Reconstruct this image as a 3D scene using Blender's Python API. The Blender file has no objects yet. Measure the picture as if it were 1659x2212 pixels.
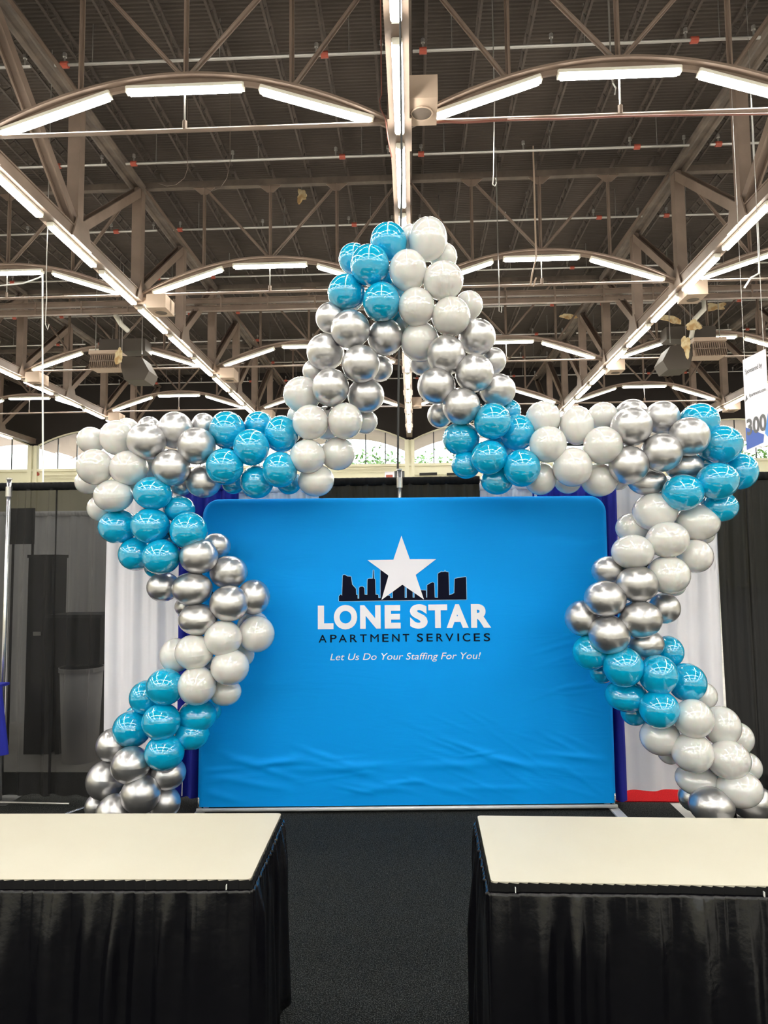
import bpy, math, random
from mathutils import Vector, Matrix
R = random.Random(7)
PI = math.pi
SC = bpy.context.scene
COL = SC.collection

# ------------------------------------------------------------------ camera
F, CXP, CYP = 1509.4, 829.5, 1106.0
VX, VY, ROLL, EYE = 892.85, 1216.0, 0.0094, 1.85
_a = (VX - CXP) - (VY - CYP) * ROLL
_b = -(VX - CXP) * ROLL - (VY - CYP)
YAW = math.atan(_a / F)
PITCH = math.atan(-_b / math.hypot(F, _a))
M = (Matrix.Rotation(YAW, 3, 'Z') @ Matrix.Rotation(PI / 2 + PITCH, 3, 'X') @ Matrix.Rotation(-ROLL, 3, 'Z'))
cd = bpy.data.cameras.new('camera')
cam = bpy.data.objects.new('camera', cd)
COL.objects.link(cam)
cam.matrix_world = Matrix.Translation((0, 0, EYE)) @ M.to_4x4()
cd.sensor_fit = 'HORIZONTAL'; cd.sensor_width = 36; cd.lens = 36 * F / 1659
cd.clip_start = 0.05; cd.clip_end = 400
SC.camera = cam

def ray(px, py):
    return M @ Vector(((px - CXP) / F, -(py - CYP) / F, -1))
def at(px, py, Y):
    d = ray(px, py)
    return Vector((0, 0, EYE)) + d * (Y / d.y)
def atz(px, py, z):
    d = ray(px, py)
    return Vector((0, 0, EYE)) + d * ((z - EYE) / d.z)

# ------------------------------------------------------------------ world and exposure
w = bpy.data.worlds.new('sky'); SC.world = w; w.use_nodes = True
nt = w.node_tree; bgn = nt.nodes['Background']
tc = nt.nodes.new('ShaderNodeTexCoord'); nz = nt.nodes.new('ShaderNodeTexNoise'); cr = nt.nodes.new('ShaderNodeValToRGB')
nz.inputs['Scale'].default_value = 2.5; nz.inputs['Detail'].default_value = 5
cr.color_ramp.elements[0].position = .35; cr.color_ramp.elements[0].color = (.78, .88, 1, 1)
cr.color_ramp.elements[1].position = .6; cr.color_ramp.elements[1].color = (1, 1, 1, 1)
nt.links.new(tc.outputs['Generated'], nz.inputs['Vector']); nt.links.new(nz.outputs['Fac'], cr.inputs['Fac'])
nt.links.new(cr.outputs['Color'], bgn.inputs['Color'])
bgn.inputs['Strength'].default_value = 4.0
vs = SC.view_settings
SC.display_settings.display_device = 'sRGB'
vs.view_transform = 'Standard'; vs.look = 'None'; vs.gamma = 1; vs.use_curve_mapping = False
vs.exposure = 0.4
TUBE = 40.0          # emission of the fluorescent tubes
# the phone's own small lamp, held at the photographer's eye
_pl = bpy.data.lights.new('phone_lamp', 'POINT'); _pl.energy = 5; _pl.color = (1, .86, .7); _pl.shadow_soft_size = .02
_po = bpy.data.objects.new('phone_lamp', _pl); COL.objects.link(_po); _po.location = (.03, -.02, EYE + .03)
cy = SC.cycles
cy.use_denoising = True; cy.max_bounces = 6; cy.diffuse_bounces = 3; cy.glossy_bounces = 3
cy.transparent_max_bounces = 10; cy.sample_clamp_indirect = 6; cy.caustics_reflective = False; cy.caustics_refractive = False

# ------------------------------------------------------------------ helpers
class MB:
    def __init__(s): s.v = []; s.f = []
    def add(s, v, f):
        o = len(s.v); s.v += [tuple(p) for p in v]; s.f += [tuple(i + o for i in q) for q in f]; return s
    def box(s, x0, x1, y0, y1, z0, z1):
        v = [(x, y, z) for z in (z0, z1) for y in (y0, y1) for x in (x0, x1)]
        return s.add(v, [(0, 2, 3, 1), (4, 5, 7, 6), (0, 1, 5, 4), (2, 6, 7, 3), (0, 4, 6, 2), (1, 3, 7, 5)])
    def beam(s, p, q, a, b, up=(0, 0, 1)):
        p = Vector(p); q = Vector(q); d = (q - p).normalized(); u = Vector(up)
        r = d.cross(u)
        if r.length < 1e-3: r = d.cross(Vector((0, 1, 0)))
        r.normalize(); u = r.cross(d)
        r *= a / 2; u *= b / 2
        v = [c + e for c in (p, q) for e in (-r - u, r - u, r + u, -r + u)]
        return s.add(v, [(0, 3, 2, 1), (4, 5, 6, 7), (0, 1, 5, 4), (1, 2, 6, 5), (2, 3, 7, 6), (3, 0, 4, 7)])
    def hsec(s, p, q, a, b, t, up=(0, 0, 1)):      # H section
        p = Vector(p); q = Vector(q); d = (q - p).normalized(); u = Vector(up)
        r = d.cross(u)
        if r.length < 1e-3: r = d.cross(Vector((0, 1, 0)))
        r.normalize(); u = r.cross(d).normalized()
        for sg in (-1, 1):
            o = u * sg * (b - t) / 2
            s.beam(p + o, q + o, a, t, u)
        return s.beam(p, q, t, b - 2 * t, u)
    def tube(s, pts, r, n=6, cap=True):
        pts = [Vector(p) for p in pts]; o = len(s.v)
        for i, p in enumerate(pts):
            d = (pts[min(i + 1, len(pts) - 1)] - pts[max(i - 1, 0)]).normalized()
            a = d.cross(Vector((0, 0, 1)))
            if a.length < .05: a = d.cross(Vector((0, 1, 0)))
            a.normalize(); b = a.cross(d)
            rr = r[i] if isinstance(r, (list, tuple)) else r
            for k in range(n):
                t = 2 * PI * k / n; s.v.append(tuple(p + a * math.cos(t) * rr + b * math.sin(t) * rr))
        for i in range(len(pts) - 1):
            for k in range(n):
                k2 = (k + 1) % n
                s.f.append((o + i * n + k, o + i * n + k2, o + (i + 1) * n + k2, o + (i + 1) * n + k))
        if cap:
            s.f.append(tuple(o + k for k in range(n))[::-1]); e = o + (len(pts) - 1) * n
            s.f.append(tuple(e + k for k in range(n)))
        return s
    def prism(s, poly, y0, y1):                    # polygon in xz, extruded along y
        n = len(poly)
        v = [(x, y0, z) for x, z in poly] + [(x, y1, z) for x, z in poly]
        f = [tuple(range(n)), tuple(range(2 * n - 1, n - 1, -1))]
        f += [(i, i + n, (i + 1) % n + n, (i + 1) % n) for i in range(n)]
        return s.add(v, f)
    def grid(s, fn, nu, nv):
        o = len(s.v)
        for j in range(nv + 1):
            for i in range(nu + 1): s.v.append(tuple(fn(i / nu, j / nv)))
        for j in range(nv):
            for i in range(nu):
                a = o + j * (nu + 1) + i; s.f.append((a, a + 1, a + nu + 2, a + nu + 1))
        return s
    def mesh(s, name, m, smooth=False):
        me = bpy.data.meshes.new(name); me.from_pydata(s.v, [], s.f); me.update()
        if m: me.materials.append(m)
        if smooth: me.polygons.foreach_set('use_smooth', [True] * len(me.polygons))
        return me
    def obj(s, name, m, parent=None, smooth=False):
        return link(name, s.mesh(name, m, smooth), parent)

def link(name, me, parent=None, loc=None):
    o = bpy.data.objects.new(name, me); COL.objects.link(o)
    if parent is not None: o.parent = parent
    if loc is not None: o.location = loc
    return o
def tag(o, label=None, cat=None, group=None, kind=None):
    if label: o['label'] = label
    if cat: o['category'] = cat
    if group: o['group'] = group
    if kind: o['kind'] = kind
    return o
def thing(name, label, cat, loc=(0, 0, 0), group=None):
    o = bpy.data.objects.new(name, None); COL.objects.link(o); o.location = loc; o.empty_display_size = .1
    return tag(o, label, cat, group)
def struct(o): o['kind'] = 'structure'; return o

def mat(name, col, rough=.6, metal=0, noise=None, bump=None, **kw):
    m = bpy.data.materials.new(name); m.use_nodes = True; t = m.node_tree; b = t.nodes['Principled BSDF']
    b.inputs['Base Color'].default_value = (*col, 1); b.inputs['Roughness'].default_value = rough; b.inputs['Metallic'].default_value = metal
    for k, v in kw.items(): b.inputs[k.replace('_', ' ')].default_value = v
    co = t.nodes.new('ShaderNodeTexCoord')
    if noise:
        sc, c2, lo, hi = noise
        n = t.nodes.new('ShaderNodeTexNoise'); n.inputs['Scale'].default_value = sc; n.inputs['Detail'].default_value = 5
        r = t.nodes.new('ShaderNodeValToRGB'); r.color_ramp.elements[0].position = lo; r.color_ramp.elements[1].position = hi
        r.color_ramp.elements[0].color = (*col, 1); r.color_ramp.elements[1].color = (*c2, 1)
        t.links.new(co.outputs['Object'], n.inputs['Vector']); t.links.new(n.outputs['Fac'], r.inputs['Fac']); t.links.new(r.outputs['Color'], b.inputs['Base Color'])
    if bump:
        sc, st, dist = bump
        n = t.nodes.new('ShaderNodeTexNoise'); n.inputs['Scale'].default_value = sc; n.inputs['Detail'].default_value = 4
        p = t.nodes.new('ShaderNodeBump'); p.inputs['Strength'].default_value = st; p.inputs['Distance'].default_value = dist
        t.links.new(co.outputs['Object'], n.inputs['Vector']); t.links.new(n.outputs['Fac'], p.inputs['Height']); t.links.new(p.outputs['Normal'], b.inputs['Normal'])
    return m
def emit(name, col, st):
    m = bpy.data.materials.new(name); m.use_nodes = True; t = m.node_tree; t.nodes.clear()
    e = t.nodes.new('ShaderNodeEmission'); o = t.nodes.new('ShaderNodeOutputMaterial')
    e.inputs['Color'].default_value = (*col, 1); e.inputs['Strength'].default_value = st
    t.links.new(e.outputs[0], o.inputs['Surface']); return m
def sheer(m, fac, tint=(1, 1, 1)):
    t = m.node_tree; b = t.nodes['Principled BSDF']; o = t.nodes['Material Output']
    tr = t.nodes.new('ShaderNodeBsdfTransparent'); mx = t.nodes.new('ShaderNodeMixShader')
    tr.inputs['Color'].default_value = (*tint, 1); mx.inputs['Fac'].default_value = fac
    t.links.new(b.outputs[0], mx.inputs[1]); t.links.new(tr.outputs[0], mx.inputs[2]); t.links.new(mx.outputs[0], o.inputs['Surface'])
    return m

m_steel = mat('tan_painted_steel', (.175, .125, .095), .55, noise=(1.2, (.235, .172, .132), .35, .7))
m_steel_d = mat('dusty_steel', (.085, .064, .05), .7, noise=(2, (.14, .105, .08), .4, .7))
m_joist = mat('joist_steel', (.050, .037, .029), .75, noise=(2, (.082, .061, .048), .4, .7))
m_deck = mat('roof_deck', (.046, .035, .027), .8, noise=(.35, (.075, .058, .046), .35, .7))
m_pipe = mat('galvanised_pipe', (.42, .40, .37), .35, .7)
m_red = mat('red_coupling', (.38, .07, .04), .5)
m_brown = mat('red_brown_cable', (.20, .07, .05), .6)
m_house = mat('light_housing', (.75, .72, .62), .4)
m_tube = emit('fluorescent_tube', (1, .98, .90), TUBE)
m_off = emit('dim_tube', (1, .98, .9), 2.5)
m_cream = mat('cream_wall', (.80, .76, .56), .7, noise=(.6, (.74, .70, .52), .3, .7))
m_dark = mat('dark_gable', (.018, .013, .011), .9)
m_vault = mat('canopy_concrete', (.60, .47, .43), .8)
m_mull = mat('mullion', (.06, .06, .06), .5)
m_conc = mat('concrete_floor', (.52, .50, .47), .5, noise=(3, (.42, .40, .37), .4, .65))
m_tanbox = mat('tan_speaker_box', (.44, .33, .25), .6)
m_white_p = mat('white_drape', (.95, .92, .98), .75, bump=(220, .15, .002))
m_blue_p = mat('royal_blue_drape', (.012, .02, .36), .7, bump=(220, .2, .002))
m_black_p = mat('black_sheer_drape', (.018, .017, .017), .75, bump=(260, .3, .002), Specular_IOR_Level=.2)
sheer(m_black_p, .11)
m_black_o = mat('black_thick_drape', (.010, .010, .011), .75, bump=(260, .3, .002), Specular_IOR_Level=.25)
sheer(m_black_o, .015)
m_black = mat('black_drape', (.006, .006, .007), .8, Specular_IOR_Level=.2)
m_grey_p = mat('pale_grey_drape', (.78, .77, .77), .8)
m_chrome = mat('polished_aluminium', (.75, .75, .76), .25, .9)
m_bwhite = mat('pearl_white_balloon', (.77, .76, .74), .12, Subsurface_Weight=.15, Coat_Weight=1.0, Coat_Roughness=.015, Coat_IOR=1.8)
m_bteal = mat('teal_balloon', (.0, .41, .69), .12, Coat_Weight=1.0, Coat_Roughness=.015, Coat_IOR=1.8)
m_bsil = mat('chrome_silver_balloon', (.62, .61, .62), .35, .92, Coat_Weight=.9, Coat_Roughness=.02, Coat_IOR=1.7)
m_print_w = mat('white_print', (.93, .91, 1.0), .6)
m_print_k = mat('navy_black_print', (.003, .004, .016), .7, Specular_IOR_Level=.1)
m_top = mat('cream_laminate', (.60, .56, .455), .38, noise=(2.2, (.575, .53, .425), .35, .65))
m_satin = mat('black_satin', (.0025, .0025, .004), .27, bump=(16, .3, .012), Specular_IOR_Level=.45)
m_redc = mat('red_carpet', (.60, .006, .012), .95, bump=(300, .8, .01), noise=(160, (.38, .004, .008), .4, .6), Specular_IOR_Level=.1)
m_blackobj = mat('black_plastic', (.012, .012, .012), .5)
m_leaf = mat('leaf', (.07, .17, .03), .6, noise=(.8, (.16, .30, .07), .3, .7))
m_bark = mat('bark', (.05, .04, .03), .9)
m_grass = mat('pavement', (.42, .39, .36), .9)

# carpet: black with pale flecks
m_carpet = mat('black_carpet', (.007, .0075, .0075), .95, bump=(210, 1.0, .012), noise=(190, (.12, .125, .12), .47, .74), Specular_IOR_Level=.15)
# glass
m_glass = bpy.data.materials.new('window_glass'); m_glass.use_nodes = True
_t = m_glass.node_tree; _t.nodes.clear()
_o = _t.nodes.new('ShaderNodeOutputMaterial'); _x = _t.nodes.new('ShaderNodeMixShader'); _g = _t.nodes.new('ShaderNodeBsdfGlossy'); _r = _t.nodes.new('ShaderNodeBsdfTransparent'); _f = _t.nodes.new('ShaderNodeFresnel')
_g.inputs['Roughness'].default_value = .02; _r.inputs['Color'].default_value = (.94, .97, .95, 1)
_t.links.new(_f.outputs[0], _x.inputs['Fac']); _t.links.new(_r.outputs[0], _x.inputs[1]); _t.links.new(_g.outputs[0], _x.inputs[2]); _t.links.new(_x.outputs[0], _o.inputs['Surface'])

# ------------------------------------------------------------------ hall dimensions
H = 8.6
W = 8.912
X0 = -0.167
def RX(k): return X0 + W * k
YP0, PP = 13.676, 4.321                  # first panel point in view, panel length
ZB = EYE + H                           # under the bottom chord
ZT = EYE + 12.65                   # top chord
ZTIE = EYE + 8.98
RISE = 1.13
ZD = EYE + 13.5                    # roof deck
YW = YP0 + PP * 8                      # far wall
YR = YP0 - PP * 10                     # rear wall, behind the viewpoint
KROWS = range(-3, 4)
KB = range(-3, 3)
ARY = [YP0 + PP * 2 * i for i in range(-4, 4)]

# ------------------------------------------------------------------ room shell
XL, XR = RX(-4), RX(4)
g = MB().box(XL - 10, XR + 10, YR - 2, YW + .2, -.2, 0); struct(g.obj('floor', m_conc))
mb = MB()
n = int((YW - YR) / .13)
def deck(u, v):
    k = round(v * n * 4); yy = YR + (YW - YR) * v
    return (XL + (XR - XL) * u, yy, ZD + (.0, .0, .032, .032)[k % 4])
mb.grid(deck, 1, n * 4); ceiling = struct(mb.obj('ceiling', m_deck))
g = MB().box(XL, XR, YR, YW, ZD + .06, ZD + .2); b = g.obj('roof_slab', m_deck, ceiling)
struct(MB().box(XL - .3, XL, YR, YW, 0, ZD + .2).obj('wall_left', m_cream))
struct(MB().box(XR, XR + .3, YR, YW, 0, ZD + .2).obj('wall_right', m_cream))

# open-web joists under the deck, along the hall, 7 per bay
def joist_mesh(L):
    s = MB(); s.box(-.04, .04, 0, L, .35, .40); s.box(-.03, .03, 0, L, -.015, .015)
    nn = 14
    for i in range(nn):
        a = L * i / nn; c = L * (i + .5) / nn; e = L * (i + 1) / nn
        s.beam((0, a, .34), (0, c, 0), .018, .018); s.beam((0, c, 0), (0, e, .34), .018, .018)
    return s.mesh('joist', m_joist)
jm = joist_mesh(PP * 2 - .3)
for i, ya in enumerate([YP0 + PP * 2 * i for i in range(-1, 4)]):
    for k in range(-4, 4):
        for j in range(1, 8):
            x = RX(k) + W * (j - .5) / 7
            if abs(x) > 10 + .62 * (ya + 9): continue
            link('joist', jm, ceiling, (x, ya + .15, ZT + .25))

# end walls with arched clerestory windows
def end_wall(side, Y, sgn, bays, detail):
    zs, zv, rise = 8.67, 10.3, 1.2
    lower = MB().box(XL, XR, Y, Y + .4 * sgn, 0, zs); wl = struct(lower.obj('wall_' + side, m_cream))
    s = MB().box(XL, XR, Y - .18 * sgn, Y + .1 * sgn, zs - .12, zs + .06); s.obj('sill', m_cream, wl)
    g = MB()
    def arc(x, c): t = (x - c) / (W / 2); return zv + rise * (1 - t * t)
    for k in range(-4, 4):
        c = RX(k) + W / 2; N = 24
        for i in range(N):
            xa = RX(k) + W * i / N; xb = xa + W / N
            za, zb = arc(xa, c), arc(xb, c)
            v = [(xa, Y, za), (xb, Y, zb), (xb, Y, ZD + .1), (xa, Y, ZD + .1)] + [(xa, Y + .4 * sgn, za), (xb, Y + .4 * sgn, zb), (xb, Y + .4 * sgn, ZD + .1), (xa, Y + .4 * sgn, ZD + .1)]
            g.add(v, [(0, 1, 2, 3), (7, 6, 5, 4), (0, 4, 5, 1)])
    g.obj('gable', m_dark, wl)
    for k in range(-4, 5):
        p = MB(); x = RX(k)
        p.box(x - .34, x - .06, Y - .22 * sgn, Y + .1 * sgn, 0, zv + .1)
        p.box(x + .10, x + .34, Y - .22 * sgn, Y + .1 * sgn, 0, zv + .1)
        p.box(x - .08, x + .12, Y - .05 * sgn, Y + .1 * sgn, 0, zv + .1)
        p.obj('pier', m_cream, wl)
    for k in range(-4, 4):
        nwin = ('' if side == 'back' else 'rear_') + str(k + 5)
        fr = MB(); c = RX(k) + W / 2; N = 24
        pts = [(RX(k) + .3 + (W - .6) * i / N) for i in range(N + 1)]
        for a_, b_ in zip(pts, pts[1:]):
            fr.beam((a_, Y + .02 * sgn, arc(a_, c) - .03), (b_, Y + .02 * sgn, arc(b_, c) - .03), .12, .09)
        win = struct(fr.obj('window_' + str(k + 5 + (0 if side == 'back' else 8)), m_cream))
        for i in range(1, 6):
            x = RX(k) + .3 + (W - .6) * i / 6
            MB().box(x - .035, x + .035, Y + .1 * sgn, Y + .16 * sgn, zs, arc(x, c)).obj('mullion', m_mull, win)
        for i in range(6):
            xa = RX(k) + .3 + (W - .6) * i / 6 + .04; xb = RX(k) + .3 + (W - .6) * (i + 1) / 6 - .04
            za, zm, zb = arc(xa, c), arc((xa + xb) / 2, c), arc(xb, c)
            MB().prism([(xa, zs), (xb, zs), (xb, zb), ((xa + xb) / 2, zm), (xa, za)], Y + .12 * sgn, Y + .13 * sgn).obj('pane', m_glass, win)
        if detail:
            cv = MB(); L = 5.2
            def f(u, v):
                x = RX(k) + W * u
                return (x, Y + .42 + L * v, arc(x, c) + .02)
            def f2(u, v):
                x = RX(k) + W * u
                return (x, Y + .42 + L * v, arc(x, c) + .3)
            cv.grid(f, 20, 1); cv.grid(f2, 20, 1)
            o = len(cv.v)
            cv.grid(lambda u, v: (RX(k) + W * u, Y + .42 + L, arc(RX(k) + W * u, c) + .02 + .28 * v), 20, 1)
            struct(cv.obj('canopy_vault', m_vault))
    return wl
wall_back = end_wall('back', YW, 1, KROWS, True)
end_wall('front', YR, -1, KROWS, False)
struct(MB().box(-140, 140, YW + .5, 170, -.3, -.05).obj('ground', m_grass))

# conduits and fittings on the far wall
def cond(px0, px1, py, r=.04, name='conduit'):
    p = at(px0, py, YW - .3); q = at(px1, py, YW - .3); q.z = p.z
    return MB().tube([p, q], r, 6).obj(name, m_cream, wall_back)
cond(92, 168, 1026, .05); cond(92, 168, 1033, .04); cond(740, 865, 1013, .04); cond(895, 1000, 1025, .05); cond(720, 850, 1020, .03)
for a_, b_ in ((906, 944), (965, 1002)):
    p = at(a_, 1024.5, YW - .32); q = at(b_, 1023.5, YW - .32)
    tag(MB().tube([p, q], .1, 8).obj('pipe_insulation', m_blackobj, wall_back), 'black insulated sleeve')
p = at(863, 1026, 46)
o = thing('wall_speaker', 'black square loudspeaker box just above the centre black drape', 'speaker', p)
MB().box(-.33, .33, -.2, .2, -.24, .24).obj('cabinet', m_blackobj, o); MB().box(-.28, .28, -.22, -.2, -.19, .19).obj('grille', m_mull, o)
MB().box(-.02, .02, 0, YW - 46, -.02, .02).obj('bracket', m_mull, o)
p = at(842, 1027, YW - .05)
o = thing('fire_sign', 'small red and white sign on the cream far wall', 'sign', p)
MB().box(-.35, .35, 0, .05, -.3, .3).obj('plate', m_print_w, o); MB().box(-.26, .2, -.01, 0, -.24, .05).obj('red_patch', m_red, o)
p = at(80, 1024, YW - .1)
o = thing('alarm_bell', 'round dark red bell on the cream wall above the left drape', 'bell', p)
MB().tube([(0, -.06, 0), (0, .09, 0)], .13, 14).obj('dome', m_red, o)

# ------------------------------------------------------------------ roof girders along the hall
yA, yB = YR + .1, YW - .1
ROWN = {-3: 'third left of centre', -2: 'second left of centre', -1: 'first left of centre', 0: 'straight over the centre aisle', 1: 'first right of centre', 2: 'second right of centre', 3: 'third right of centre'}
vmesh = MB().box(-.16, .16, -.16, .16, ZB + .4, ZT).mesh('vertical', m_steel)
def diag_mesh(dy):
    return MB().hsec((0, 0, ZB + .5), (0, dy, ZT - .1), .26, .28, .05, (1, 0, 0)).mesh('diagonal', m_steel)
dm_pos = diag_mesh(PP)
dm_neg = diag_mesh(-PP)
gus = MB().prism([(-.55, .1), (.55, .1), (.3, .75), (-.3, .75)], -.02, .02)
gus_m = MB(); gus_m.add([(y, x, z) for x, y, z in gus.v], gus.f)
gus_mesh = gus_m.mesh('gusset', m_steel)
for k in KROWS:
    x = RX(k)
    gr = thing('roof_girder', 'tan steel lattice girder running down the hall, ' + ROWN[k], 'girder', (x, 0, 0), 'roof girders down the hall')
    s = MB(); s.box(-.20, .20, yA, yB, ZB + .10, ZB + .14); s.box(-.20, .20, yA, yB, ZB + .42, ZB + .46)
    s.box(-.17, -.13, yA, yB, ZB + .14, ZB + .42); s.box(.13, .17, yA, yB, ZB + .14, ZB + .42)
    s.obj('bottom_chord', m_steel, gr)
    s = MB()
    for sg in (-1, 1): s.tube([(sg * .17, yA, ZT), (sg * .17, yB, ZT)], .11, 8)
    s.box(-.12, .12, yA, yB, ZT - .03, ZT + .03)
    s.obj('top_chord', m_steel_d, gr)
    for i in range(-3, 8):
        y = YP0 + PP * i
        link('vertical', vmesh, gr, (0, y, 0))
        if i >= 1: link('diagonal', dm_pos, gr, (0, y, 0))
        if i <= 1: link('diagonal', dm_neg, gr, (0, y, 0))
        for sg in (-1, 1): link('gusset', gus_mesh, gr, (sg * .22, y, ZB))

# ------------------------------------------------------------------ arched cross trusses
ARC_N = 28
HS = W / 2 - .22
def za(t): return ZTIE + RISE * (1 - t * t)          # t in -1..1
s = MB()
for i in range(ARC_N):
    t0 = -1 + 2 * i / ARC_N; t1 = t0 + 2 / ARC_N
    s.beam((t0 * HS, 0, za(t0)), (t1 * HS, 0, za(t1)), .34, .05)
    s.beam((t0 * HS, 0, za(t0) - .07), (t1 * HS, 0, za(t1) - .07), .06, .1)
arch_me = s.mesh('arch_beam', m_steel)
tie_me = MB().tube([(-HS, 0, ZTIE), (HS, 0, ZTIE)], .045, 6).mesh('tie_rod', m_steel)
han_me = MB().tube([(0, 0, ZTIE), (0, 0, za(0))], .02, 5).mesh('hanger', m_pipe)
turn_me = MB().tube([(0, 0, ZTIE + .02), (0, 0, ZTIE + .2)], .05, 6).mesh('turnbuckle', m_steel)
tc_me = MB().box(-W / 2 + .1, W / 2 - .1, -.1, .1, ZT - .05, ZT + .15).mesh('top_chord', m_steel_d)
def angle(p, q, wd=.13):
    return MB().beam(p, q, .03, wd, (0, 1, 0)).beam((p[0], p[1] + .04, p[2]), (q[0], q[1] + .04, q[2]), wd * .8, .03, (0, 1, 0))
Q = W / 4
v_mes = [angle((t * Q, 0, za(t * Q / HS)), (t * Q, 0, ZT)).mesh('vertical', m_steel) for t in (-1, 0, 1)]
d_def = [((-Q, ZT), (0, za(0))), ((Q, ZT), (0, za(0))), ((-Q, za(.5)), (-W / 2 + .2, ZT)), ((Q, za(.5)), (W / 2 - .2, ZT))]
d_mes = [angle((a[0], .03, a[1]), (b[0], .03, b[1]), .11).mesh('diagonal', m_steel) for a, b in d_def]
g_mes = [MB().prism([(t * Q - .42, ZT), (t * Q + .42, ZT), (t * Q + .1, ZT - .28), (t * Q - .1, ZT - .28)], -.03, .0).mesh('gusset', m_steel) for t in (-1, 0, 1)]
BAYN = {-3: 'third bay left of centre', -2: 'second bay left of centre', -1: 'first bay left of centre', 0: 'first bay right of centre', 1: 'second bay right of centre', 2: 'third bay right of centre'}
ORD = ['nearest in view', 'second from the front', 'third from the front', 'farthest back']
arch_things = {}
for iy, y in enumerate(ARY):
    vis = iy - 4
    for k in KB:
        lb = ('bowed steel truss across the %s, %s' % (BAYN[k], ORD[vis])) if vis >= 0 else 'bowed tan steel truss over the hall behind the viewpoint'
        a = thing('arch_truss', lb, 'roof truss', (RX(k) + W / 2, y, 0), 'bowed cross trusses' if vis >= 0 else 'bowed cross trusses outside the frame')
        link('arch_beam', arch_me, a); link('tie_rod', tie_me, a)
        if y > 0:
            link('hanger', han_me, a); link('turnbuckle', turn_me, a); link('top_chord', tc_me, a)
            for me in v_mes: link('vertical', me, a)
            for me in d_mes: link('diagonal', me, a)
            for me in g_mes: link('gusset', me, a)

# ------------------------------------------------------------------ fluorescent lights
LL = 2.44
hm = MB().box(-.09, .09, -LL / 2, LL / 2, 0, .07); hm.box(-.075, .075, -LL / 2 - .02, -LL / 2 + .04, -.05, .07); hm.box(-.075, .075, LL / 2 - .04, LL / 2 + .02, -.05, .07)
house_me = hm.mesh('fluorescent_light', m_house)
tm = MB()
for sg in (-1, 1): tm.tube([(sg * .05, -LL / 2 + .05, -.035), (sg * .05, LL / 2 - .05, -.035)], .042, 8)
tube_me = tm.mesh('tube', m_tube)
tube_off = tm.mesh('tube', m_off)
def light(loc, rot, label, group, off=False):
    o = link('fluorescent_light', house_me); o.location = loc; o.rotation_euler = rot
    tag(o, label, 'light', group)
    link('tube', tube_off if off else tube_me, o)
def ordn(i): return ['nearest', 'second', 'third', 'fourth', 'fifth', 'sixth', 'seventh', 'eighth', 'ninth', 'tenth', 'eleventh', 'twelfth', 'thirteenth', 'fourteenth'][i]
PER = 2.916
for k in KROWS:
    base = {-1: 16.74, 1: 16.75, 0: 13.91}.get(k, 16.74) + LL / 2
    ys = [base + PER * i for i in range(-18, 12) if YR + 2 < base + PER * i < YW - 1.7]
    seen = 0
    for y in ys:
        x = RX(k)
        ymin = max(11.6, (abs(x) - .5) / .56)
        p = (x, y, ZB + .02)
        if y > ymin:
            lb = '%s strip light from the front under the lattice girder %s' % (ordn(seen).replace('nearest', 'first'), ROWN[k]); seen += 1; gp = 'strip lights in rows under the roof girders'
        else: lb, gp = 'glowing strip light under a roof girder outside the frame', 'strip lights outside the frame'
        light(p, (0, 0, 0), lb, gp)
OFFS = {(2, -1, 1): 0}
for iy, y in enumerate(ARY):
    vis = iy - 4
    for k in KB:
        for j, (ta, tb, h0, h1) in enumerate(((-3.85, -1.64, 9.06, 9.78), (-1.19, 1.19, 9.87, 9.87), (1.64, 3.85, 9.78, 9.06))):
            c = RX(k) + W / 2
            pa = Vector((c + ta, y, EYE + h0)); pb = Vector((c + tb, y, EYE + h1))
            m = (pa + pb) / 2; d = (pb - pa).normalized()
            rot = Matrix.Identity(3)
            yv = d; xv = Vector((0, -1, 0)); zv = xv.cross(yv)
            rot = Matrix((xv, yv, zv)).transposed()
            side = ('left', 'middle', 'right')[j]
            if vis >= 0: lb, gp = '%s strip light of the arch, %s, %s' % (side, BAYN[k], ORD[vis]), 'strip lights under the bowed trusses'
            else: lb, gp = 'glowing strip light under a bowed truss outside the frame', 'strip lights outside the frame'
            off = (vis, k, j) in ((2, -1, 0), (3, -1, 0), (3, 1, 0))
            if off: lb = 'dim ' + lb
            light(m, rot.to_euler(), lb, gp, off)

# ------------------------------------------------------------------ tan speaker boxes beside the girder nodes
bx = MB().box(0, .64, 0, .85, 0, .46).mesh('box', m_tanbox)
hole = MB().tube([(.34, .45, -.012), (.34, .45, .0)], .19, 24).mesh('speaker_cone', m_steel_d)
ring = MB()
for i in range(24):
    a0, a1 = 2 * PI * i / 24, 2 * PI * (i + 1) / 24
    ring.beam((.34 + .21 * math.cos(a0), .45 + .21 * math.sin(a0), -.012), (.34 + .21 * math.cos(a1), .45 + .21 * math.sin(a1), -.012), .03, .02)
ring_me = ring.mesh('rim', m_tanbox)
for k in range(-2, 3):
    for i, y in enumerate(ARY[4:]):
        if i == 0 and k != 0: continue
        o = thing('speaker_box', 'tan speaker box on the girder %s, %s' % (ROWN[k], ORD[i]), 'speaker', (RX(k) + (.5 if k < 0 else -.02 if k > 0 else .10), y - .5 if k else y - 1.0, ZB + (-.25 if k else .20)), 'tan speaker boxes')
        link('cabinet', bx, o); link('speaker_cone', hole, o); link('rim', ring_me, o); MB().box(-(o.location.x - RX(k)), .3, .4, .46, .3, .50).obj('bracket', m_tanbox, o)

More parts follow.
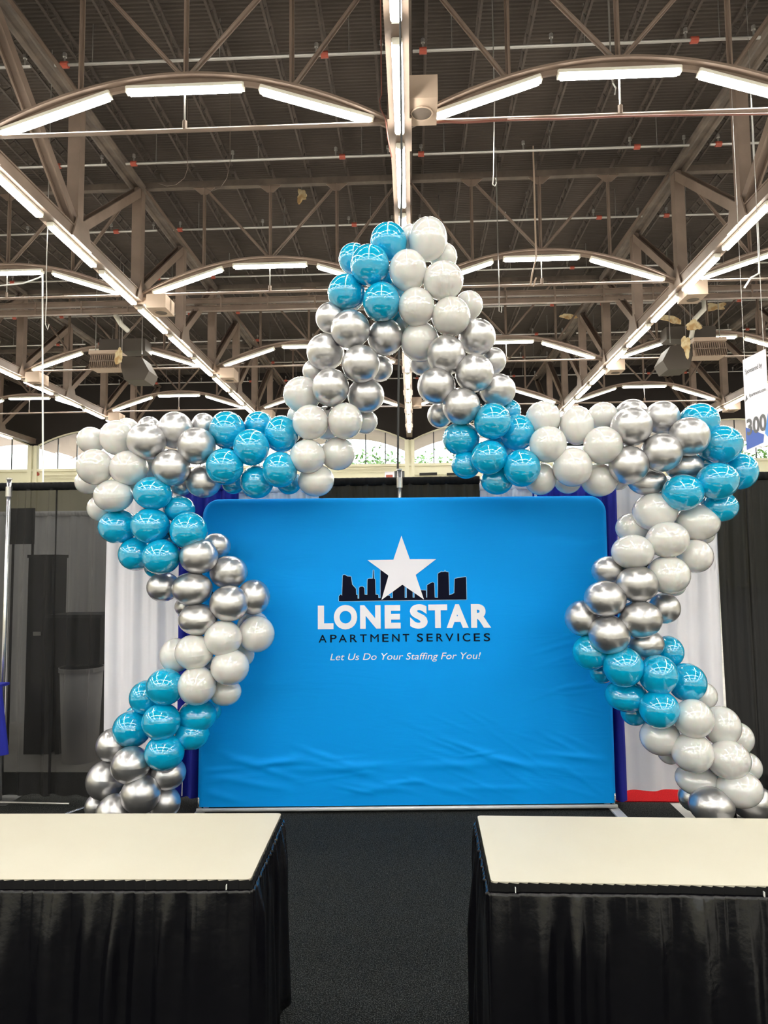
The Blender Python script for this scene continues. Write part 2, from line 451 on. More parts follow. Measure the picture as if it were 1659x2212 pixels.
# ------------------------------------------------------------------ sprinkler pipes
ZP = EYE + 12.45
pm = MB().tube([(-4.15, 0, 0), (4.15, 0, 0)], .04, 8).mesh('pipe', m_pipe)
cm = MB().tube([(-.09, 0, 0), (.09, 0, 0)], .08, 8).mesh('coupling', m_red)
sh = MB().tube([(0, 0, .04), (0, 0, .2)], .025, 6).tube([(0, 0, .2), (0, 0, .3)], .05, 8).mesh('sprinkler_head', m_pipe)
hg = MB().tube([(0, 0, .0), (0, 0, ZD - ZP)], .012, 4).mesh('hanger_rod', m_pipe)
for i in range(-1, 8):
    y = 16.2 + PP * i
    if y > YW - .5: continue
    for k in range(-3, 3):
        if abs(RX(k) + W / 2) > 10 + .6 * y: continue
        o = thing('sprinkler_pipe', '%s grey sprinkler pipe from the front, %s' % (ordn(i + 1).replace('nearest', 'first'), BAYN[k]), 'pipe', (RX(k) + W / 2, y, ZP), 'sprinkler pipes under the roof')
        link('pipe', pm, o)
        for x in (-3.9, 2.6): link('coupling', cm, o, (x, 0, 0))
        for x in (-3.9, -.8, 2.4, 4.0): link('sprinkler_head', sh, o, (x, 0, 0))
        for x in (-3.2, 0, 3.2): link('hanger_rod', hg, o, (x, 0, 0))

# big cross beam
yb = 28.6
zb = at(600, 655, yb).z
o = thing('cross_beam', 'pair of heavy tan horizontal beams crossing the whole hall behind the star', 'beam', (0, yb, zb))
for dz in (-.17, .15):
    MB().hsec((XL + 8, 0, dz), (XR - 8, 0, dz), .2, .22, .03).obj('beam', m_steel, o)
for i in range(-22, 23, 2):
    MB().box(i - .03, i + .03, -.13, -.1, -.28, .26).obj('batten', m_steel, o)

# ------------------------------------------------------------------ unit heaters with torn ducting
m_duct = mat('dark_duct', (.055, .043, .033), .7)
def heater(px, py, Y, lab, flip, fl):
    p = at(px, py, Y)
    o = thing('unit_heater', lab, 'heater', p)
    body = MB().box(-.68, .68, 0, .9, 0, .16); body.box(-.68, .68, .2, .9, -.6, 0); body.obj('casing', m_tanbox, o)
    for i in range(15):
        x = -.62 + i * .09
        MB().beam((x, .18, -.02), (x - .06 * flip, .12, -.58), .02, .12, (0, 1, 0)).obj('slat', m_steel, o)
    MB().box(-.68, .68, .08, .14, -.31, -.28).obj('cross_rail', m_steel, o)
    s = MB(); a = 1.0 * flip
    P = [(a * .7, -.05), (a * 1.6, -.12), (a * 1.95, -.75), (a * 1.75, -1.15), (a * .85, -1.12), (a * .7, -.6)]
    s.prism(P, .2, 1.3); s.obj('duct_box', m_duct, o)
    MB().box(-.5 if flip > 0 else -1.6, 1.6 if flip > 0 else .5, .6, 1.4, .3, .85).obj('hood', m_duct, o)
    for x in (-.6, .6, a * 1.5):
        MB().tube([(x, .5, .1), (x, .5, ZD - p.z)], .02, 5).obj('hanger_rod', m_pipe, o)
    MB().tube([at(x_, y_, Y + .4) - p for x_, y_ in fl], .11, 8).obj('flue', m_house, o, True)
heater(224, 764, 29.5, 'hanging heater with slatted grille and dark duct, left side of the hall', 1, [(250, 665), (250, 682), (262, 701), (277, 715)])
heater(1535, 736, 29.5, 'hanging heater with slatted grille and torn duct, right side of the hall', -1, [(1521, 640), (1521, 668), (1500, 690), (1493, 730)])
# torn insulation
def shred(px, py, Y, w_, h_, lab, seed, tilt=0):
    rr = random.Random(seed); p = at(px, py, Y); P = []
    K_ = [rr.uniform(.4, 1) for _ in range(9)]
    for i in range(27):
        t = 2 * PI * i / 27; q_ = i / 3; j_ = int(q_); fr_ = q_ - j_; k = (K_[j_ % 9] * (1 - fr_) + K_[(j_ + 1) % 9] * fr_) * rr.uniform(.85, 1.1)
        P.append((w_ * k * math.cos(t), h_ * k * math.sin(t)))
    o = MB().prism(P, -.03, .03).obj('torn_insulation', m_ins); o.location = p; o.rotation_euler = (rr.uniform(-.4, .4), tilt, rr.uniform(-.5, .5))
    tag(o, lab, 'insulation')
    MB().tube([(0, 0, 0), (0, 0, (ZD - p.z) * .5), (0, 0, ZD - .01 - p.z)], .008, 4).obj('wire', m_pipe, o); o.rotation_euler = (0, 0, o.rotation_euler.z)
m_ins = mat('torn_insulation', (.66, .55, .33), .9, noise=(3, (.45, .28, .12), .45, .6))
shred(1482, 748, 29, .28, .62, 'long pale torn scrap hanging beside the right heater grille', 3, .3)
shred(1498, 700, 29, .5, .3, 'pale torn scrap right above the right hanging heater', 4, .4)
shred(1448, 690, 33, .8, .22, 'torn strip of roof insulation left of the white flue', 5)
shred(1225, 683, 34, .7, .18, 'small ochre roof patch right of the star peak', 6)
shred(1545, 662, 32, .7, .25, 'pale damaged roof patch near the right wall side', 8)
shred(652, 422, 23.5, .28, .35, 'small orange and white scrap caught in the roof left of the star', 9, .5)
shred(257, 770, 29, .25, .55, 'pale torn scrap beside the left hanging heater grille', 10, .2)

# ------------------------------------------------------------------ hanging cords
def cord(pts, r, lab, m=m_pipe, up=True, cat='wire', name='dangling_wire'):
    P = [at(*q) for q in pts]
    if up and P[0].z > 4: P = [Vector((P[0].x, P[0].y, ZD - .01))] + P
    return tag(MB().tube(P, r, 5).obj(name, m), lab, cat)
m_whitec = mat('white_cord', (.8, .8, .78), .5)
cord([(92, 590, 22.3), (92, 800, 22.3), (93, 1045, 22.3)], .03, up=False, lab= 'long pale cord hanging down at the far left in front of the windows', m=m_whitec)
cord([(90, 596, 22.3), (84, 600, 22.3), (50, 612, 22.3), (-12, 618, 22.3)], .025, up=False, lab= 'pale cord running left across the far left bay', m=m_whitec)
cord([(868, 380, 7), (864, 560, 7), (861, 800, 7), (859, 1022, 7)], .012, 'black rope dropping behind the star peak to the speaker box', m_blackobj)
cord([(1068, 222, 14.5), (1067, 300, 14.5), (1066, 378, 14.5), (1064, 398, 14.5), (1069, 402, 14.5), (1072, 395, 14.5), (1071, 385, 14.5)], .014, 'thin cord ending in a hook right of the centre row')
cord([(1320, 160, 14.5), (1324, 180, 14.5), (1330, 190, 14.5), (1328, 204, 14.5)], .02, 'short loop of cord hanging from the right front bowed truss')
cord([(1158, 560, 22), (1150, 590, 22), (1146, 615, 22), (1152, 618, 22), (1158, 600, 22)], .03, 'looped cord under the second bowed truss right of the star', m_tanbox)
cord([(1076, 560, 22), (1078, 620, 22), (1078, 672, 22), (1083, 675, 22), (1084, 660, 22)], .018, 'thin hooked cord just right of the star peak')
cord([(404, 330, 18), (406, 362, 18), (398, 385, 18), (380, 399, 18), (360, 402, 18), (342, 396, 18)], .010, 'loose wire loop under the roof left of centre', m_steel_d)
cord([(497, 290, 18), (497, 350, 18), (490, 385, 18), (475, 406, 18), (458, 413, 18), (440, 405, 18)], .010, 'second loose wire loop under the roof, nearer the centre', m_steel_d)
cord([(824, 205, 13.2), (820, 215, 13.2), (822, 235, 13.2), (832, 255, 13.2), (838, 300, 13.2), (846, 340, 13.2)], .014, 'red brown cable bundle beside the centre girder', m_brown)
cord([(1640, 560, 20), (1640, 590, 20), (1622, 600, 20), (1608, 622, 20)], .03, 'curled white cable hanging at the right edge of the hall', m_whitec)
cord([(100, 595, 17), (101, 640, 17), (98, 700, 17), (103, 712, 17), (106, 700, 17)], .012, 'thin hooked wire left of the first left girder')
cord([(1095, 259, 13.6), (1000, 265, 13.6), (960, 263, 13.6), (900, 268, 13.6)], .022, up=False, lab= 'red cable run tied along the right front tie rod, left end', m=m_brown)
cord([(1096, 259, 13.6), (1220, 257, 13.6), (1350, 251, 13.6), (1670, 246, 13.6)], .022, up=False, lab= 'red cable run tied along the right front tie rod, right end', m=m_brown)

# ------------------------------------------------------------------ hanging sponsor sign
def text(body, size, m, name, parent, bold=0.0, shear=0.0, align='CENTER', depth=.0008, space=1.0):
    c = bpy.data.curves.new(name, 'FONT'); c.body = body; c.size = size; c.align_x = align; c.align_y = 'BOTTOM_BASELINE'
    c.offset = bold; c.shear = shear; c.extrude = depth; c.space_character = space; c.resolution_u = 6
    o = bpy.data.objects.new(name, c); COL.objects.link(o)
    bpy.context.view_layer.update()
    me = bpy.data.meshes.new_from_object(o.evaluated_get(bpy.context.evaluated_depsgraph_get()))
    bpy.data.objects.remove(o); me.name = name
    me.materials.clear(); me.materials.append(m)
    t = link(name, me, parent)
    return t
def fit(o, x0, x1, z0, z1, y):     # stand a flat text up in the xz plane and fit it to a rectangle
    vs_ = [v.co for v in o.data.vertices]
    a, b_ = min(v.x for v in vs_), max(v.x for v in vs_); c, d = min(v.y for v in vs_), max(v.y for v in vs_)
    for v in o.data.vertices:
        x, yy, z = v.co
        v.co = (x0 + (x - a) / (b_ - a) * (x1 - x0), y - z, z0 + (yy - c) / (d - c) * (z1 - z0))
pl, pr = at(1604, 778, 14.6), at(1652, 755, 13.85)
plb = at(1609, 972, 14.6)
sg_w = math.hypot(pr.x - pl.x, pr.y - pl.y); sg_h = pl.z - plb.z
ang = math.atan2(pr.y - pl.y, pr.x - pl.x)
o = thing('hanging_sign', 'white hanging number sign reading 300 at the right edge', 'sign', (pl.x, pl.y, pl.z - sg_h)); o.rotation_euler = (0, 0, ang)
MB().box(0, sg_w, 0, .02, 0, sg_h).obj('panel', m_print_w, o)
m_sblue = mat('sign_blue', (.05, .12, .48), .5); m_sgrey = mat('sign_grey', (.12, .12, .13), .5); m_slb = mat('sign_light_blue', (.08, .28, .75), .5)
MB().prism([(0, 0), (sg_w * .75, sg_h * .03), (sg_w * .8, sg_h * .11), (0, sg_h * .25)], -.004, -.001).obj('blue_shape', m_sblue, o)
MB().prism([(sg_w * .84, sg_h * .12), (sg_w, sg_h * .06), (sg_w, sg_h * .32)], -.004, -.001).obj('light_blue_shape', m_slb, o)
t = text('300', .3, m_sgrey, 'number', o, .008); fit(t, sg_w * .06, sg_w * .92, sg_h * .15, sg_h * .33, -.006)
t = text('Sponsored by', .1, m_sgrey, 'lettering', o); fit(t, sg_w * .1, sg_w * .86, sg_h * .81, sg_h * .88, -.006)
t = text('Apartments.com', .1, m_sgrey, 'lettering', o); fit(t, sg_w * .22, sg_w * .96, sg_h * .55, sg_h * .60, -.006)
MB().prism([(sg_w * .04, sg_h * .53), (sg_w * .16, sg_h * .55), (sg_w * .1, sg_h * .6)], -.004, -.001).obj('logo', m_sgrey, o)
for x in (.05, sg_w - .05): MB().tube([(x, .01, sg_h), (x, .01, ZD - o.location.z)], .006, 4).obj('wire', m_pipe, o)

# ------------------------------------------------------------------ outside trees
def tree_meshes(seed):
    rr = random.Random(seed); lf = MB(); br = MB()
    br.tube([(0, 0, 0), (.1, 0, 2.5), (-.1, .1, 5), (.1, 0, 8)], [.25, .2, .15, .08], 7)
    tips = []
    for i in range(14):
        z = rr.uniform(3, 7.5); a = rr.uniform(0, 2 * PI); L = rr.uniform(1.5, 3.8)
        q = Vector((L * math.cos(a), L * math.sin(a), z + rr.uniform(.5, 2))); m_ = Vector((q.x * .45, q.y * .45, z + .3))
        br.tube([(0, 0, z - .3), m_, q], [.09, .06, .02], 5); tips += [q, (q + m_) / 2]
    for t in tips:
        for i in range(75):
            p = t + Vector((rr.gauss(0, .65), rr.gauss(0, .65), rr.gauss(0, .55))); r = .19
            a = Vector((rr.uniform(-1, 1), rr.uniform(-1, 1), rr.uniform(-1, 1))).normalized(); b_ = a.orthogonal().normalized()
            lf.add([p - a * r, p + b_ * r * .5, p + a * r, p - b_ * r * .5], [(0, 1, 2, 3)])
    return lf.mesh('foliage', m_leaf), br.mesh('trunk', m_bark, True)
tms = [tree_meshes(1), tree_meshes(2)]
TL = ['left of the centre pier', 'right of the centre pier', 'behind the left windows', 'far right behind the sign', 'behind the windows right of the star', 'second beyond the left windows']
for i, (px, Y, s_) in enumerate(((780, 60, 1.2), (975, 64, 1.3), (215, 75, 1.05), (1640, 62, 1.3), (1330, 64, 1.25), (640, 70, 1.3))):
    p = at(px, 1000, Y)
    o = thing('tree', 'leafy green tree outside the arched windows, ' + TL[i], 'tree', (p.x, Y, -.05)); o.scale = (s_, s_, s_); o.rotation_euler = (0, 0, i * 1.3)
    link('foliage', tms[i % 2][0], o); link('trunk', tms[i % 2][1], o)

# ------------------------------------------------------------------ carpets
c = struct(MB().box(-6, 1.93, -.6, 6.3, 0, .006).obj('floor', m_carpet))
tag(MB().box(.75, 2.2, 5.58, 6.6, .006, .012).obj('red_carpet', m_redc), 'red carpet strip between the black carpet and the right white drape', 'carpet')
tag(MB().box(2.35, 6, 1.0, 6.3, 0, .006).obj('black_carpet', m_carpet), 'black carpet edge right of the balloon star foot', 'carpet')

# ------------------------------------------------------------------ pipe and drape
YD = 5.6
def drape(xa, xb, y, z0, z1, m, lab, seed, folds=7.0, amp=.05, group='pipe and drape panels', base=0.0, cat='drape'):
    rr = random.Random(seed); Lx = xb - xa; nu = max(24, int(Lx * 110)); nv = 30
    ph = [rr.uniform(0, 6.28) for _ in range(6)]
    t = thing('drape', lab, cat, ((xa + xb) / 2, y, z0), group)
    def fn(u, v):
        x = Lx * (u - .5); zz = v * (z1 - z0)
        grow = 1 - .55 * v
        f = math.sin(x * folds * 2 * PI / 1.2 + ph[0] + .5 * math.sin(v * 2 + ph[1])) * .6 + math.sin(x * folds * 2.1 * 2 * PI / 1.2 + ph[2] + math.sin(v * 3)) * .25 * (.4 + v) + math.sin(x * folds * 5 * 2 * PI / 1.2) * .08 * v
        yy = f * amp * grow
        return (x + .01 * math.sin(zz * 2 + ph[3]) * (1 - v), yy, zz + (.006 * math.sin(x * 60 + ph[4]) + .004 * math.sin(x * 131) if v > .99 else 0) - (.005 * math.sin(x * 9 + ph[5]) if v < .01 else 0))
    s = MB().grid(fn, nu, nv); s.obj('panel', m, t, True)
    # gathered rod pocket
    def fp(u, v):
        x = Lx * (u - .5); a = v * 2 * PI
        r = 1 + .12 * math.sin(x * 150 + ph[1] + 1.1 * math.sin(a) + math.sin(x * 23)) + .06 * math.sin(x * 67 + a)
        return (x, math.cos(a) * r * .026, (z1 - z0) - .022 + math.sin(a) * (.034 + .10 * (r - 1) * .034))
    MB().grid(fp, nu, 10).obj('rod_pocket', m if m not in (m_black_p, m_black_o) else m_black, t, True)
    return t
def dx(px, py=1300, Y=YD): return at(px, py, Y).x
ZTOP = at(150, 1044, YD).z
drape(dx(-260), dx(12), YD, .03, ZTOP, m_black_p, 'black sheer drape at the far left edge, left of the steel upright', 1)
drape(dx(16), dx(118), YD, .03, ZTOP, m_black_p, 'black sheer drape right of the left upright', 2, 6)
drape(dx(114), dx(229, 1500), YD, .03, ZTOP, m_black_p, 'black sheer drape touching the left white drape', 3, 6, .04)
drape(dx(229), dx(398), YD, .03, ZTOP - .02, m_white_p, 'white drape behind the left arm of the balloon star', 4, 6, .03)
drape(dx(388), dx(516), YD - .02, .02, ZTOP - .02, m_blue_p, 'royal blue drape behind the left edge of the backdrop', 5, 9)
drape(dx(514), dx(690), YD, .02, ZTOP - .05, m_white_p, 'white drape strip showing above the backdrop left of the black one', 6)
drape(dx(685), dx(864), YD, .02, ZTOP + .0, m_black_o, 'black drape above the backdrop left of the centre upright', 7, 8)
drape(dx(868), dx(1041), YD, .02, ZTOP + .0, m_black_o, 'black drape above the backdrop right of the centre upright', 8, 8)
drape(dx(1040), dx(1165), YD, .02, ZTOP - .05, m_white_p, 'white drape strip showing above the backdrop right of the black one', 9)
drape(dx(1155), dx(1337), YD - .02, .02, ZTOP - .03, m_blue_p, 'royal blue drape behind the right edge of the backdrop', 10, 9)
drape(dx(1322), dx(1556), YD, .09, ZTOP - .02, m_white_p, 'white drape behind the right arm of the balloon star', 11, 5, .03)
drape(dx(1556), dx(1628), YD, .02, ZTOP, m_black_o, 'black drape touching the right white drape', 12, 7)
drape(dx(1618), dx(1900), YD - .01, .02, ZTOP, m_black_o, 'black drape at the far right edge', 13, 6)
def upright(px, Y, z1, lab):
    x = dx(px, 1300, Y)
    o = thing('drape_upright', lab, 'pole', (x, Y, 0), 'drape uprights')
    MB().tube([(0, 0, .012), (0, 0, z1)], .017, 12).obj('pole', m_chrome, o, True)
    MB().tube([(0, 0, z1), (0, 0, z1 + .012)], .026, 12).obj('cap', m_chrome, o)
    MB().tube([(0, 0, z1 - .14), (0, 0, z1 - .06)], .026, 12).obj('collar', m_chrome, o)
    MB().box(-.12, .12, -.12, .12, .007, .012).obj('base_plate', m_mull, o)
upright(12, YD - .06, ZTOP + .03, 'thin steel upright at the far left between black drapes')
upright(866, YD - .045, ZTOP + .06, 'steel upright above the middle of the backdrop')
for a_, b_, lab in ((dx(-260), dx(14), 'left of the left upright'), (dx(14), dx(866), 'from the left upright to the centre'), (dx(866), dx(1900), 'from the centre to the right edge')):
    tag(MB().tube([(a_, YD, ZTOP - .022), (b_, YD, ZTOP - .022)], .010, 8).obj('crossbar', m_chrome), 'steel drape crossbar ' + lab, 'crossbar')
p = atz(0, 1733, .03); q = atz(150, 1736, .03)
tag(MB().tube([p, q], .007, 6).obj('floor_rail', m_pipe), 'thin steel rail on the floor under the left black drape', 'rail')
p = atz(140, 1759, .03); q = atz(190, 1742, .03)
tag(MB().tube([p, q], .010, 6).obj('floor_bar', m_chrome), 'slanted steel bar on the carpet beside the left balloon foot', 'rail')

# things glimpsed through the left sheer drape
drape(-7.5, dx(400, 1300, 8.2), 8.2, .02, 2.50, m_grey_p, 'pale grey booth drape seen through the left black drape', 21, 4)
def ghost(name, lab, cat, px0, py0, px1, py1, Y, depth, m):
    a_, b_ = at(px0, py0, Y), at(px1, py1, Y)
    z1 = max(a_.z, b_.z); z0 = min(a_.z, b_.z)
    o = thing(name, lab, cat, ((a_.x + b_.x) / 2, Y, 0)); hw = (b_.x - a_.x) / 2
    return o, hw, z0, z1
o, hw, z0, z1 = ghost('display_board', 'dark flat board behind the left black drape, high up', 'board', 18, 1098, 70, 1175, 7.2, .05, m_blackobj)
MB().box(-hw, hw, 0, .04, z0, z1).obj('board', m_blackobj, o)
for x in (-hw + .03, hw - .03): MB().tube([(x, .06, 0), (x, .06, z1)], .015, 6).obj('leg', m_blackobj, o)
o, hw, z0, z1 = ghost('equipment_case', 'tall dark case behind the left black drape', 'case', 62, 1205, 100, 1730, 6.9, .3, m_blackobj)
MB().box(-hw, hw, 0, .3, 0, z1).obj('body', m_blackobj, o); MB().box(-hw - .01, hw + .01, -.01, .31, z1, z1 + .03).obj('lid', m_blackobj, o); MB().box(-.04, .04, -.03, 0, z1 * .6, z1 * .62).obj('handle', m_chrome, o)
o, hw, z0, z1 = ghost('counter', 'dark counter behind the left black drape beside the white drape', 'counter', 108, 1335, 215, 1440, 6.8, .5, m_blackobj)
MB().box(-hw, hw, 0, .4, z0, z1).obj('counter_body', m_blackobj, o); MB().box(-hw - .02, hw + .02, -.02, .42, z1, z1 + .03).obj('counter_top', m_mull, o)
for x in (-hw + .05, hw - .05): MB().box(x - .02, x + .02, .1, .3, 0, z0).obj('leg', m_blackobj, o)
o, hw, z0, z1 = ghost('waste_bin', 'pale round bin glimpsed through the left black drape', 'bin', 110, 1447, 198, 1530, 6.5, .3, m_grey_p)
MB().tube([(0, .2, 0), (0, .2, z1)], [hw * .8, hw], 20).obj('bin_body', m_grey_p, o, True); MB().tube([(0, .2, z1 - .04), (0, .2, z1)], hw * 1.05, 20).obj('rim', m_grey_p, o)
# blue covered table sliver at far left edge
a_ = at(6, 1480, 5.2)
o = thing('blue_table', 'blue cloth covered stand peeking in at the far left edge', 'table', (a_.x - .32, 5.2, 0))
P = MB()
def cl(u, v):
    t = 2 * PI * u; r = .30 + .05 * (1 - v) + .02 * math.sin(t * 9) * (1 - v)
    return (r * math.cos(t), r * math.sin(t) * .5, .45 + (a_.z - .45) * v)
P.grid(cl, 60, 8).obj('cloth', m_blue_p, o, True); MB().box(-.29, .29, -.14, .14, a_.z - .02, a_.z).obj('table_top', m_blue_p, o)
for x in (-.2, .2): MB().tube([(x, 0, 0), (x, 0, a_.z - .02)], .02, 8).obj('leg', m_chrome, o)

# ------------------------------------------------------------------ backdrop
m_blue = bpy.data.materials.new('backdrop_blue_fabric'); m_blue.use_nodes = True
t = m_blue.node_tree; b = t.nodes['Principled BSDF']
b.inputs['Base Color'].default_value = (.0, .345, .95, 1); b.inputs['Roughness'].default_value = .65; b.inputs['Specular IOR Level'].default_value = .15
co = t.nodes.new('ShaderNodeTexCoord'); mp = t.nodes.new('ShaderNodeMapping'); mp.inputs['Rotation'].default_value = (0, math.radians(22), 0); mp.inputs['Scale'].default_value = (.9, 1, 4.5)
n1 = t.nodes.new('ShaderNodeTexNoise'); n1.inputs['Scale'].default_value = 1.3; n1.inputs['Detail'].default_value = 4; n1.inputs['Distortion'].default_value = 1.2
n2 = t.nodes.new('ShaderNodeTexNoise'); n2.inputs['Scale'].default_value = 240
ad = t.nodes.new('ShaderNodeMath'); ad.operation = 'MULTIPLY_ADD'; ad.inputs[1].default_value = .03
bp = t.nodes.new('ShaderNodeBump'); bp.inputs['Strength'].default_value = .07; bp.inputs['Distance'].default_value = .06
t.links.new(co.outputs['Object'], mp.inputs['Vector']); t.links.new(mp.outputs[0], n1.inputs['Vector']); t.links.new(co.outputs['Object'], n2.inputs['Vector'])
t.links.new(n2.outputs['Fac'], ad.inputs[0]); t.links.new(n1.outputs['Fac'], ad.inputs[2])
t.links.new(ad.outputs[0], bp.inputs['Height']); t.links.new(bp.outputs['Normal'], b.inputs['Normal'])

YB = 5.34
BL, BR = atz(425, 1744, .055), atz(1333, 1735, .055)
bw = BR.x - BL.x; bc = (BR.x + BL.x) / 2; zb0 = .055
LEAN = math.radians(.6)
bd = thing('backdrop', 'wide bright blue fabric backdrop printed with a star and skyline logo', 'backdrop', (bc, YB, 0)); bd.location.y = (BL.y + BR.y) / 2 + .03; bd.rotation_euler = (-LEAN, 0, math.atan2(BR.y - BL.y, BR.x - BL.x))
bpy.context.view_layer.update()
Mi = bd.matrix_world.inverted()
def onb(px, py, y=-.03):
    o_ = Mi @ Vector((0, 0, EYE)); d = (Mi.to_3x3() @ ray(px, py)); k = (y - o_.y) / d.y
    q = o_ + d * k; return q.x, q.z
TH = .03
xl0, xr0 = onb(425, 1744)[0], onb(1333, 1735)[0]
xlt = onb(436, 1140)[0]; xrt = onb(1313, 1140)[0]
zt0 = onb(870, 1074)[1]
RC = .13
def edge(v):      # half widths at height fraction v, corners rounded at the top
    z = zb0 + (zt0 - zb0) * v
    xl = xl0 + (xlt - xl0) * v; xr = xr0 + (xrt - xr0) * v
    d = z - (zt0 - RC)
    ins = RC - math.sqrt(max(0, RC * RC - d * d)) if d > 0 else 0
    return xl + ins, xr - ins, z
rb = random.Random(5)
FOLD = [(rb.uniform(-1.4, 1.4), rb.uniform(.12, .42), rb.uniform(.15, .5), rb.uniform(.012, .03), rb.uniform(-.35, .15), rb.uniform(.003, .009)) for _ in range(34)]
FOLD += [(rb.uniform(.2, 1.5), rb.uniform(.1, .75), rb.uniform(.15, .45), rb.uniform(.010, .018), rb.uniform(-.75, -.2), rb.uniform(.0015, .004)) for _ in range(26)]
FOLD += [(rb.uniform(1.1, 1.5), 1.05 + rb.uniform(-.2, .3), rb.uniform(.25, .5), .013, rb.uniform(-.1, .5), .002) for _ in range(9)]
def face(u, v, sg):
    v = 1 - (1 - v) ** 1.0
    xl, xr, z = edge(v)
    x = xl + (xr - xl) * u
    e = min(u, 1 - u) * (xr - xl); e2 = min(e, zt0 - z)
    bulge = TH * math.sqrt(max(0, 1 - max(0, 1 - e2 / .04) ** 2)) if e2 < .04 else TH
    dy = 0
    if sg < 0 and z < 1.5:
        for fx, fz, fl, fw, sl, fa in FOLD:
            ex = (x - fx) / fl; ez = (z - fz - sl * (x - fx)) / fw
            if abs(ex) < 1: dy += fa * math.exp(-ez * ez) * (1 - ex * ex) ** 2
    return (x, sg * (bulge + dy * min(1, e * 8)), z)
NV = 230
vv = [i / NV for i in range(NV + 1)]
s = MB().grid(lambda u, v: face(u, v if v < .9 else .9 + .1 * math.sin((v - .9) / .1 * PI / 2), -1), 170, NV)
s.obj('fabric', m_blue, bd, True)
MB().grid(lambda u, v: face(1 - u, v if v < .9 else .9 + .1 * math.sin((v - .9) / .1 * PI / 2), 1), 60, 60).obj('back_fabric', m_blue, bd, True)
# bottom frame and feet
m_alu = mat('brushed_aluminium', (.72, .72, .72), .35, .3)
MB().tube([(xl0, -.035, .035), (xr0, -.035, .035)], .014, 10).obj('bottom_rail', m_alu, bd, True)
for x in (xl0 + .02, xr0 - .02):
    MB().box(x - .035, x + .035, -.36, .36, .004, .016).obj('foot', m_alu, bd)
    MB().tube([(x, 0, .016), (x, 0, .12)], .022, 10).obj('foot_socket', m_chrome, bd, True)
# print
def zp(x, y): return onb(660 + x * .25316, 1140 + y * .25316, -TH - .004)
def poly(pts, m, name, y=-TH - .003, t=.0012):
    return MB().prism([zp(*p) for p in pts], y - t, y).obj(name, m, bd)
sky = [(285, 626), (285, 585), (300, 568), (312, 580), (318, 405), (335, 402), (358, 415), (387, 416), (398, 485), (430, 522), (432, 572), (444, 572), (444, 604), (458, 604), (458, 512), (470, 502), (490, 502), (502, 515), (504, 570), (527, 572), (529, 440), (545, 434), (574, 434), (578, 360), (582, 360), (584, 434), (594, 440), (597, 570), (620, 572), (622, 600), (640, 600), (640, 355), (705, 355), (705, 580), (722, 580), (722, 600), (745, 600), (745, 480), (846, 480), (846, 598), (864, 598), (864, 490), (914, 490), (914, 596), (930, 596), (930, 530), (1028, 535), (1030, 596), (1038, 596), (1038, 490), (1060, 476), (1085, 465), (1098, 472), (1102, 596), (1130, 598), (1130, 392), (1145, 382), (1158, 378), (1159, 368), (1162, 378), (1188, 376), (1190, 362), (1193, 376), (1220, 380), (1226, 574), (1250, 568), (1270, 556), (1273, 436), (1300, 428), (1370, 420), (1374, 612)]
k_ = poly(sky, m_print_k, 'skyline_print'); tag(k_, 'black city skyline print')
# pale outline behind the skyline
s = MB()
P = [zp(*p) for p in sky]
for a_, b_ in zip(P, P[1:] + P[:1]): s.beam((a_[0], -TH - .002, a_[1]), (b_[0], -TH - .002, b_[1]), .008, .001, (0, 1, 0))
s.obj('skyline_outline', mat('pale_blue_print', (.35, .62, .95), .6), bd)
star = [(818, 68), (890, 268), (1114, 268), (940, 402), (1010, 612), (826, 486), (648, 616), (708, 408), (528, 276), (750, 272)]
k_ = poly(star, m_print_w, 'star_print', -TH - .0055); tag(k_, 'white five pointed star print')
def btext(body, x0, x1, y0, y1, m, name, lab, **kw):
    o_ = text(body, .2, m, name, bd, **kw)
    a_ = zp(x0, y1); b_ = zp(x1, y0)
    fit(o_, a_[0], b_[0], a_[1], b_[1], -TH - .0035)
    zsh = (zp(x1, y0)[1] - zp(x0, y0)[1]); return tag(o_, lab)
def word(letters, ranges, m, lab, ytop, ybot, **kw):
    acc = MB()
    for i, (ch, (xa_, xb_)) in enumerate(zip(letters, ranges)):
        kw2 = dict(kw)
        if ch == 'M': kw2['bold'] = 0
        o_ = text(ch, .2, m, 'lettering', bd, **kw2)
        f_ = i / max(1, len(letters) - 1)
        y0_ = ytop[0] + (ytop[1] - ytop[0]) * f_; y1_ = ybot[0] + (ybot[1] - ybot[0]) * f_
        ov = (y1_ - y0_) * .02 if ch in 'OSC' else 0
        a_ = zp(xa_, y1_ + ov); b_ = zp(xb_, y0_ - ov)
        fit(o_, a_[0], b_[0], a_[1], b_[1], -TH - .0035)
        me = o_.data; acc.add([v.co[:] for v in me.vertices], [tuple(p.vertices) for p in me.polygons])
        bpy.data.objects.remove(o_)
    return tag(acc.obj('lettering', m, bd), lab)
word('LONE', [(105, 238), (242, 440), (466, 640), (676, 810)], m_print_w, 'bold white LONE lettering', (664, 659), (866, 861), bold=.0105)
word('STAR', [(892, 1040), (1050, 1208), (1204, 1388), (1414, 1580)], m_print_w, 'bold white STAR lettering', (656, 650), (858, 854), bold=.0105)
word('APARTMENT', [(112, 180), (210, 265), (284, 352), (380, 440), (465, 522), (554, 624), (655, 708), (740, 802), (830, 885)], m_print_k, 'black APARTMENT lettering', (913, 906), (980, 972), bold=.0015)
word('SERVICES', [(952, 1002), (1033, 1085), (1117, 1172), (1195, 1262), (1297, 1310), (1342, 1405), (1436, 1488), (1522, 1574)], m_print_k, 'black SERVICES lettering', (904, 901), (971, 968), bold=.0015)
btext('Let Us Do Your Staffing For You!', 210, 1495, 1062, 1150, m_print_w, 'lettering', 'white italic slogan lettering', shear=.22, bold=0)

